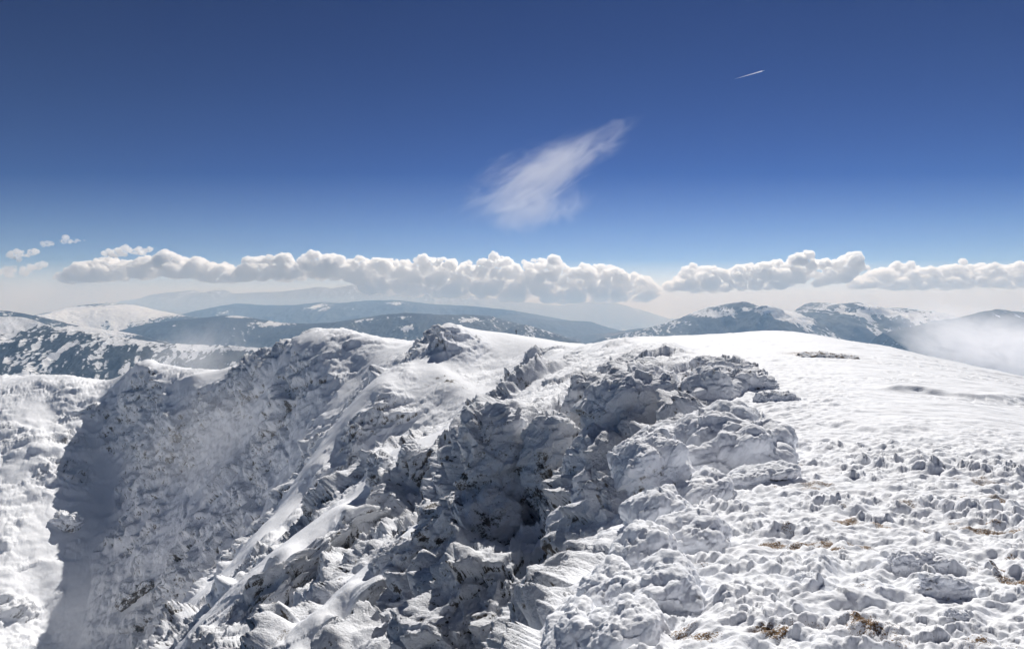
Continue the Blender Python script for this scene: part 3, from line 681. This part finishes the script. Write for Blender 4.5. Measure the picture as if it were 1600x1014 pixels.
def simple_mat(name, color, rough=.6, **kw):
    m = NT(name); pos = m.n('NewGeometry').outputs['Position']; nz = m.noise(pos, 8, 3, .6)
    c2 = tuple(c * .75 for c in color)
    m.bsdf(m.mix(m.ramp(nz, .3, .7), c2, color), rough, **kw); return m.m
M_NAVY = simple_mat('navy_cloth', (0.012, 0.022, 0.06)); M_DARK = simple_mat('dark_cloth', (0.015, 0.016, 0.02)); M_SKIN = simple_mat('skin', (0.45, 0.28, 0.2))
M_POST = simple_mat('rimed_post', (0.82, 0.83, 0.85)); M_BLUE = simple_mat('pack_cloth', (0.02, 0.05, 0.10))

def skin_mesh(name, pts, edges, radii, mat, parent=None, root=0, levels=2):
    me = bpy.data.meshes.new(name); me.from_pydata(pts, edges, []); me.update()
    o = bpy.data.objects.new(name, me); col.objects.link(o)
    o.modifiers.new('skin', 'SKIN'); sv = me.skin_vertices[0].data if me.skin_vertices else None
    if sv is None:
        bpy.context.view_layer.objects.active = o; bpy.ops.object.select_all(action='DESELECT'); o.select_set(True)
        bpy.ops.mesh.customdata_skin_add(); sv = me.skin_vertices[0].data
    for i, r_ in enumerate(radii): sv[i].radius = (r_, r_) if isinstance(r_, float) else r_
    sv[root].use_root = True
    sb = o.modifiers.new('sub', 'SUBSURF'); sb.levels = levels; sb.render_levels = levels
    dg = bpy.context.evaluated_depsgraph_get(); m2 = bpy.data.meshes.new_from_object(o.evaluated_get(dg))
    bpy.data.objects.remove(o); m2.name = name
    for p in m2.polygons: p.use_smooth = True
    return link(name, m2, mat, parent)
def prim(name, fn, mat, parent, scale=(1, 1, 1), loc=(0, 0, 0), rot=(0, 0, 0)):
    bm = bmesh.new(); fn(bm); bmesh.ops.transform(bm, matrix=Matrix.LocRotScale(Vector(loc), Euler(rot), Vector(scale)), verts=bm.verts)
    me = bpy.data.meshes.new(name); bm.to_mesh(me); bm.free()
    for p in me.polygons: p.use_smooth = True
    return link(name, me, mat, parent)

def make_person():
    jj = int(np.argmin(np.abs(px_f - 806))); near_ = (P2[:, jj, 1] > 150) & (P2[:, jj, 1] < 300); ii = int(np.argmin(np.where(near_, ROWS2[:, jj], 1e9)))
    c = P2[ii, jj].copy(); r0 = bpy.data.objects.new('person', None); col.objects.link(r0); r0.location = c + np.array([0, 0, .02]); r0.rotation_euler = (0, 0, R(150)); r0.scale = (1.08, 1.08, 1.08)
    tag(r0, 'distant lone hiker in dark clothes standing on the snowy crest above the cliff', 'person')
    pts = [(0, 0, .95), (0, .01, 1.15), (0, .02, 1.36), (0, .01, 1.48), (0, .0, 1.56), (0, -.02, 1.64), (0, -.01, 1.73),
           (.10, 0, .90), (.13, -.06, .50), (.14, .0, .10), (.14, -.13, .05), (-.10, 0, .90), (-.14, .05, .50), (-.15, .12, .10), (-.15, 0, .05),
           (.18, .02, 1.36), (.25, .0, 1.12), (.27, -.16, .95), (-.18, .02, 1.36), (-.26, .03, 1.12), (-.29, -.08, .90)]
    ed = [(0, 1), (1, 2), (2, 3), (3, 4), (4, 5), (5, 6), (0, 7), (7, 8), (8, 9), (9, 10), (0, 11), (11, 12), (12, 13), (13, 14), (2, 15), (15, 16), (16, 17), (2, 18), (18, 19), (19, 20)]
    rad = [.15, .15, .16, .07, .07, .10, .07, .11, .075, .055, .045, .11, .075, .055, .045, .075, .058, .042, .075, .058, .042]
    skin_mesh('body', pts, ed, [float(a) for a in rad], M_DARK, r0)
    skin_mesh('jacket', [(0, 0, .88), (0, .01, 1.12), (0, .02, 1.34), (.2, .02, 1.36), (.26, 0, 1.12), (.27, -.13, .99), (-.2, .02, 1.36), (-.27, .03, 1.12), (-.29, -.05, .95), (0, .01, 1.47)],
              [(0, 1), (1, 2), (2, 3), (3, 4), (4, 5), (2, 6), (6, 7), (7, 8), (2, 9)], [.20, .19, .20, .10, .078, .06, .10, .078, .06, .09], M_NAVY, r0)
    prim('hood', lambda b: bmesh.ops.create_icosphere(b, subdivisions=3, radius=.125), M_NAVY, r0, (1, 1.05, 1.2), (0, .02, 1.65))
    prim('backpack', lambda b: bmesh.ops.bevel(b, geom=(bmesh.ops.create_cube(b, size=1.0) and b.edges[:]), offset=.18, segments=3, affect='EDGES'), M_BLUE, r0, (.32, .22, .5), (0, .25, 1.2))
make_person()

def make_post():
    jj = int(np.argmin(np.abs(px_f - 651))); near_ = (P2[:, jj, 1] > 150) & (P2[:, jj, 1] < 320); ii = int(np.argmin(np.where(near_, ROWS2[:, jj], 1e9)))
    c = P2[ii, jj].copy(); r0 = bpy.data.objects.new('marker_post', None); col.objects.link(r0); r0.location = c + np.array([0, 0, -.1])
    tag(r0, 'thin white rime covered marker post in the saddle left of the pointed summit', 'post')
    def bumpy(b):
        bmesh.ops.create_cone(b, segments=14, radius1=.10, radius2=.08, depth=1.6, cap_ends=True)
        bmesh.ops.subdivide_edges(b, edges=b.edges[:], cuts=3, use_grid_fill=True)
        for v_ in b.verts: v_.co.x += .03*math.sin(v_.co.z*13 + v_.co.y*9); v_.co.y += .03*math.sin(v_.co.z*17)
    prim('pole', bumpy, M_POST, r0, loc=(0, 0, .8))
    prim('rime_cap', lambda b: bmesh.ops.create_icosphere(b, subdivisions=3, radius=.16), M_POST, r0, (1.2, .9, .8), (-.03, 0, 1.62))
make_post()

# ------------------------------------------------------------------ jet with its vapour trail
def pxpos(px, row, Y): return np.array([(px - 800)/F*Y, Y, -(row - HROW)/F*Y])
M_JET = simple_mat('white_airframe', (0.8, 0.81, 0.83), .3)
def make_jet():
    a, b = pxpos(1193.5, 110.8, 25000), pxpos(1146, 124.5, 25600)
    d = Vector(a - b).normalized(); qt = d.to_track_quat('X', 'Z')
    r0 = bpy.data.objects.new('airplane', None); col.objects.link(r0); r0.location = a; r0.rotation_mode = 'QUATERNION'; r0.rotation_quaternion = qt
    tag(r0, 'tiny high white jet airliner at the head of its vapour trail', 'airplane')
    skin_mesh('fuselage', [(-32, 0, 3), (-20, 0, 1), (0, 0, 0), (22, 0, 0), (30, 0, -.6)], [(0, 1), (1, 2), (2, 3), (3, 4)], [1.0, 2.6, 3.0, 2.9, 1.2], M_JET, r0, root=2)
    def wing(b, x0, x1, span, ch, ch2, z0, z1, th=.5):
        for s_ in (-1, 1):
            vs = []
            for (x, y, z) in ((x0, 2*s_, z0), (x0 - ch, 2*s_, z0), (x1 - ch2, span*s_, z1), (x1, span*s_, z1)):
                vs.append((b.verts.new((x, y, z + th/2)), b.verts.new((x, y, z - th/2))))
            b.faces.new([v_[0] for v_ in vs]); b.faces.new([v_[1] for v_ in vs][::-1])
            for i in range(4): j = (i + 1) % 4; b.faces.new((vs[i][0], vs[i][1], vs[j][1], vs[j][0]))
        bmesh.ops.recalc_face_normals(b, faces=b.faces[:])
    prim('wing', lambda b: wing(b, 8, -10, 30, 12, 3, -1, 1.5), M_JET, r0)
    prim('tailplane', lambda b: wing(b, -24, -31, 11, 6, 2, 1.5, 2), M_JET, r0)
    def fin(b):
        vs = [(b.verts.new((x, .3, z)), b.verts.new((x, -.3, z))) for x, z in ((-22, 2), (-31, 3), (-35, 12), (-31, 12))]
        b.faces.new([v_[0] for v_ in vs]); b.faces.new([v_[1] for v_ in vs][::-1])
        for i in range(4): j = (i + 1) % 4; b.faces.new((vs[i][0], vs[i][1], vs[j][1], vs[j][0]))
        bmesh.ops.recalc_face_normals(b, faces=b.faces[:])
    prim('fin', fin, M_JET, r0)
    for s_ in (-1, 1):
        prim('engine', lambda b: bmesh.ops.create_cone(b, segments=16, radius1=1.6, radius2=1.3, depth=5, cap_ends=True), M_JET, r0, loc=(3, 10*s_, -2.6), rot=(0, R(-90), 0))
    # trail: two thin vapour tubes merging into one fading tube
    m = NT('vapour'); vol = m.n('VolumePrincipled'); vol.inputs['Density'].default_value = 0.028; vol.inputs['Color'].default_value = (.99, .97, .98, 1); vol.inputs['Anisotropy'].default_value = .3
    m.l(vol.outputs[0], m.out.inputs['Volume'])
    L = float(np.linalg.norm(a - b)); ns, nr_ = 60, 14; vs = []
    for i in range(ns):
        t = i/(ns - 1); r_ = 21 * (1 - t)**.7 * min(1, .35 + t*14) + .4
        for k in range(nr_):
            th = 2*math.pi*k/nr_; rr = r_*(1 + .18*math.sin(t*90 + k*1.7)); vs.append((-35 - t*(L - 35), rr*math.cos(th), rr*math.sin(th)))
    fs = [(i*nr_ + k, i*nr_ + (k + 1) % nr_, (i + 1)*nr_ + (k + 1) % nr_, (i + 1)*nr_ + k) for i in range(ns - 1) for k in range(nr_)]
    me = bpy.data.meshes.new('contrail'); me.from_pydata(vs, [], fs + [tuple(range(nr_))[::-1], tuple(range((ns - 1)*nr_, ns*nr_))]); me.update()
    bm = bmesh.new(); bm.from_mesh(me); bmesh.ops.recalc_face_normals(bm, faces=bm.faces[:]); bm.to_mesh(me); bm.free()
    o = link('contrail', me, m.m); o.location = a; o.rotation_mode = 'QUATERNION'; o.rotation_quaternion = qt
    tag(o, 'short thin white vapour trail fading behind the high jet', 'contrail')
make_jet()

# ------------------------------------------------------------------ cumulus bank beyond the haze
def cumulus(name, prof, D, seed, n, label=None, rmin=150, rmax=480, depth=1500, dens=0.009):
    D = D*.42; q_ = D/38000; rmin *= q_; rmax *= q_; depth *= q_; dens /= q_
    rg = np.random.RandomState(seed); prof = np.array(prof, float); x0, x1 = prof[0, 0], prof[-1, 0]
    c, rr = [], []
    for _ in range(n):
        px = rg.uniform(x0, x1); top = np.interp(px, prof[:, 0], prof[:, 1]); bs = np.interp(px, prof[:, 0], prof[:, 2])
        H = (bs - top) / F * D
        r = min(rg.uniform(rmin, rmax)*rg.uniform(.5, 1), max(H*.5, 60*q_))
        top = top - 7*math.sin(px*.11 + seed)*math.sin(px*.037) - 3*math.sin(px*.27); zt = -(top - HROW)/F*D - r; zb = -(bs - HROW)/F*D + r*.35
        f = rg.rand()**.8
        z = zb + (zt - zb)*f + (0 if zt > zb else 0)
        c.append(((px - 800)/F*D, D + rg.uniform(-1, 1)*depth*(1 - .6*f), z)); rr.append(r)
    bm = bmesh.new()
    for cc, r in zip(c, rr):
        bmesh.ops.create_icosphere(bm, subdivisions=2, radius=r, matrix=Matrix.LocRotScale(Vector(cc), None, Vector((1.25, 1.2, .85))))
    me = bpy.data.meshes.new('tmp'); bm.to_mesh(me); bm.free()
    o = bpy.data.objects.new('tmp', me); col.objects.link(o)
    md = o.modifiers.new('r', 'REMESH'); md.mode = 'VOXEL'; md.voxel_size = 30*D/38000
    dg = bpy.context.evaluated_depsgraph_get(); m2 = bpy.data.meshes.new_from_object(o.evaluated_get(dg)); bpy.data.objects.remove(o)
    nv = len(m2.vertices); co = np.empty(nv*3, np.float32); m2.vertices.foreach_get('co', co); co = co.reshape(-1, 3).astype(float)
    no = np.empty(nv*3, np.float32); m2.vertices.foreach_get('normal', no); no = no.reshape(-1, 3)
    d = 0
    for l_, a_ in ((700*q_, 200*q_), (330*q_, 150*q_), (150*q_, 100*q_), (75*q_, 45*q_)):
        vv, _ = voro3(co[:, 0]/l_, co[:, 1]/l_, co[:, 2]/l_, int(l_)); d = d + (np.clip(1 - 1.3*vv, -.2, 1) - .45)*a_
    base = np.interp(co[:, 0]/D*F + 800, prof[:, 0], -(prof[:, 2] - HROW)/F*D)
    co = co + no*d[:, None]*np.clip((co[:, 2:3] - base[:, None])/(250*q_) + .5, .15, 1)
    m2.vertices.foreach_set('co', co.astype(np.float32).ravel()); m2.update()
    m = NT('cloud_vapour'); vol = m.n('VolumePrincipled'); vol.inputs['Density'].default_value = dens; vol.inputs['Color'].default_value = (.999, .999, .9995, 1)
    vol.inputs['Anisotropy'].default_value = .5; m.l(vol.outputs[0], m.out.inputs['Volume'])
    m2.name = name; return tag(link(name, m2, m.m), label=label, kind='stuff')
cumulus('cloud', [(112, 432, 439), (135, 408, 438), (160, 405, 438), (200, 402, 438), (240, 400, 436), (270, 396, 430), (300, 405, 434), (330, 412, 438), (365, 418, 437), (400, 402, 436), (440, 398, 438), (480, 398, 436), (520, 400, 436), (550, 402, 440), (570, 408, 455),
    (600, 404, 460), (640, 402, 462), (680, 402, 464), (720, 405, 466), (760, 400, 468), (785, 396, 470), (820, 404, 472), (850, 402, 472), (890, 408, 472), (930, 412, 472), (960, 420, 472), (990, 425, 472), (1010, 438, 470), (1022, 452, 462)], 38000, 1, 900, 'long white cumulus bank low over the far hills, left and centre')
cumulus('cloud', [(1048, 436, 450), (1080, 420, 456), (1130, 415, 456), (1180, 416, 452), (1220, 404, 450), (1260, 397, 448), (1290, 408, 445), (1310, 400, 440), (1347, 402, 424)], 37000, 2, 260, 'white cumulus with two towers above the right hand snowy mountains')
cumulus('cloud', [(1338, 436, 448), (1370, 418, 452), (1440, 412, 452), (1500, 413, 450), (1560, 415, 447), (1600, 417, 448), (1700, 415, 450)], 39000, 3, 260, 'flat based white cumulus bank running off the right edge')
cumulus('cloud', [(-120, 418, 434), (0, 416, 435), (40, 412, 430), (74, 404, 412)], 36000, 4, 60, 'grey white ragged cloud at the left edge', rmin=70, rmax=190, depth=500, dens=.004)
cumulus('cloud', [(162, 394, 400), (185, 388, 402), (215, 387, 401), (236, 386, 391)], 36500, 5, 40, 'small flat cloud floating above the left end of the long bank', rmin=60, rmax=170, depth=400, dens=.006)
cumulus('cloud', [(14, 397, 402), (30, 391, 402), (55, 389, 396)], 36500, 6, 18, 'tiny cloud puff at the upper left, above the ragged cloud', rmin=50, rmax=130, depth=300, dens=.005)
cumulus('cloud', [(66, 383, 386), (100, 374, 381), (134, 369, 375)], 36500, 7, 26, 'thin slanting cloud wisp at the upper left', rmin=40, rmax=90, depth=300, dens=.003)
cumulus('cloud', [(84, 430, 436), (95, 425, 436), (106, 429, 435)], 36500, 8, 10, 'tiny round cloud just left of the long bank', rmin=60, rmax=120, depth=200, dens=.006)

# ------------------------------------------------------------------ drifting wisps: noisy vapour inside soft hulls
def wisp(name, loc, size, rotz, roty, dens, scale, label, thr=0.5, aniso=.3, stretch=(1, 1, 1), taper=0.0, detail=6, color=(.98, .98, 1), step=1.0, kindobj='stuff'):
    bm = bmesh.new(); bmesh.ops.create_icosphere(bm, subdivisions=4, radius=1)
    for v_ in bm.verts:
        f = 1 - taper*(v_.co.x + 1)/2; v_.co.y *= f; v_.co.z *= f
    me = bpy.data.meshes.new(name); bm.to_mesh(me); bm.free()
    m = NT('drifting_vapour'); tc = m.n('TexCoord').outputs['Object']
    sep = m.n('SeparateXYZ'); m.l(tc, sep.inputs[0])
    w = m.math('SUBTRACT', 1 - taper*.5, m.math('MULTIPLY', sep.outputs[0], taper*.5))
    yy = m.math('DIVIDE', sep.outputs[1], w); zz = m.math('DIVIDE', sep.outputs[2], w)
    r2 = m.math('ADD', m.math('POWER', m.math('ABSOLUTE', sep.outputs[0]), 2.0), m.math('ADD', m.math('POWER', m.math('ABSOLUTE', yy), 2.0), m.math('POWER', m.math('ABSOLUTE', zz), 2.0)))
    fall = m.math('SUBTRACT', 1.0, m.math('SQRT', r2), clamp=True)
    mp = m.n('Mapping'); mp.inputs['Scale'].default_value = stretch; m.l(tc, mp.inputs['Vector'])
    nz = m.noise(mp.outputs[0], scale, detail, .66, 1.1)
    d = m.math('MULTIPLY', m.ramp(m.math('ADD', nz, m.math('MULTIPLY', m.math('SUBTRACT', fall, .5), .55)), thr - .07, thr + .16), m.math('MULTIPLY', fall, dens))
    vol = m.n('VolumePrincipled'); vol.inputs['Color'].default_value = (*color, 1); vol.inputs['Anisotropy'].default_value = aniso
    m.l(d, vol.inputs['Density']); m.l(vol.outputs[0], m.out.inputs['Volume'])
    o = link(name, me, m.m); o.location = loc; o.scale = size; o.rotation_euler = (0, roty, rotz)
    try: m.m.cycles.volume_step_rate = step
    except Exception: pass
    return tag(o, label=label, kind=kindobj)
ca, cb = pxpos(722, 345, 9000), pxpos(1032, 176, 9400)
cc = (ca + cb)/2; dv = Vector(cb - ca)
wisp('cloud', cc - np.array([170, 0, 60]), (dv.length/2*1.28, 850, 1050), math.atan2(dv.y, dv.x), -math.asin(dv.z/dv.length), .0020, 2.6, 'torn white cloud wisp slanting across the open blue sky', thr=.485, stretch=(1.1, 1.3, 1.7), taper=.76, detail=11)
wisp('cloud', pxpos(835, 330, 9100), (1300, 500, 520), 0, R(-8), .0016, 2.2, 'faint ragged vapour trailing below the torn wisp', thr=.50, stretch=(1.6, 1, .6), taper=.3, detail=8)
wisp('mist', pxpos(1510, 532, 620), (120, 60, 66), 0, R(12), .030, 3.0, 'bank of mist rising behind the plateau edge on the right', thr=.50)
wisp('mist', pxpos(1620, 548, 580), (80, 50, 52), 0, 0, .024, 2.2, 'dense mist at the right edge behind the plateau', thr=.36)
wisp('mist', pxpos(330, 680, 225), (50, 26, 30), 0, R(-25), .013, 1.8, 'thin mist drifting in front of the shaded cirque wall', thr=.45)
wisp('mist', pxpos(300, 565, 420), (60, 40, 40), 0, R(-15), .012, 2.0, 'faint mist veil in front of the dark forested ridge', thr=.45, stretch=(1.3, 1, .6))

# ------------------------------------------------------------------ air
hb = np.array([(x, y, z) for z in (-901.0, 250.0) for y in (-950.0, 12100.0) for x in (-12100.0, 12100.0)])
me = mesh_np('haze', hb, np.array([[0, 2, 3, 1], [4, 5, 7, 6], [0, 1, 5, 4], [2, 6, 7, 3], [0, 4, 6, 2], [1, 3, 7, 5]]), smooth=False)
m = NT('air'); vol = m.n('VolumePrincipled'); vol.inputs['Density'].default_value = 1.35e-4; vol.inputs['Color'].default_value = (.42, .66, 1, 1); vol.inputs['Absorption Color'].default_value = (1, 1, 1, 1); vol.inputs['Anisotropy'].default_value = .1
m.l(vol.outputs[0], m.out.inputs['Volume'])
tag(link('haze', me, m.m), kind='stuff')

def far_veil(y0, y1, x1, z0, z1, dens, colr, label):  # far haze boxes, not clouds; the upper one added to brighten the low sky
    hb = np.array([(x, y, z) for z in (z0, z1) for y in (y0, y1) for x in (-x1, x1)])
    me = mesh_np('cloud', hb, np.array([[0, 2, 3, 1], [4, 5, 7, 6], [0, 1, 5, 4], [2, 6, 7, 3], [0, 4, 6, 2], [1, 3, 7, 5]]), smooth=False)
    m = NT('far_veil'); vol = m.n('VolumePrincipled'); vol.inputs['Density'].default_value = dens; vol.inputs['Color'].default_value = (*colr, 1)
    vol.inputs['Absorption Color'].default_value = (1, 1, 1, 1); vol.inputs['Anisotropy'].default_value = .32; m.l(vol.outputs[0], m.out.inputs['Volume'])
    tag(link('cloud', me, m.m), label=label, kind='stuff')
far_veil(12300, 75000, 90000, -900, 990, 1.25e-4, (.93, .97, 1), 'flat pale veil of far haze lying along the horizon')
far_veil(12400, 75000, 90000, 995, 2600, 2.2e-5, (.62, .82, 1), 'thin added upper haze brightening the sky just above the cloud bank')
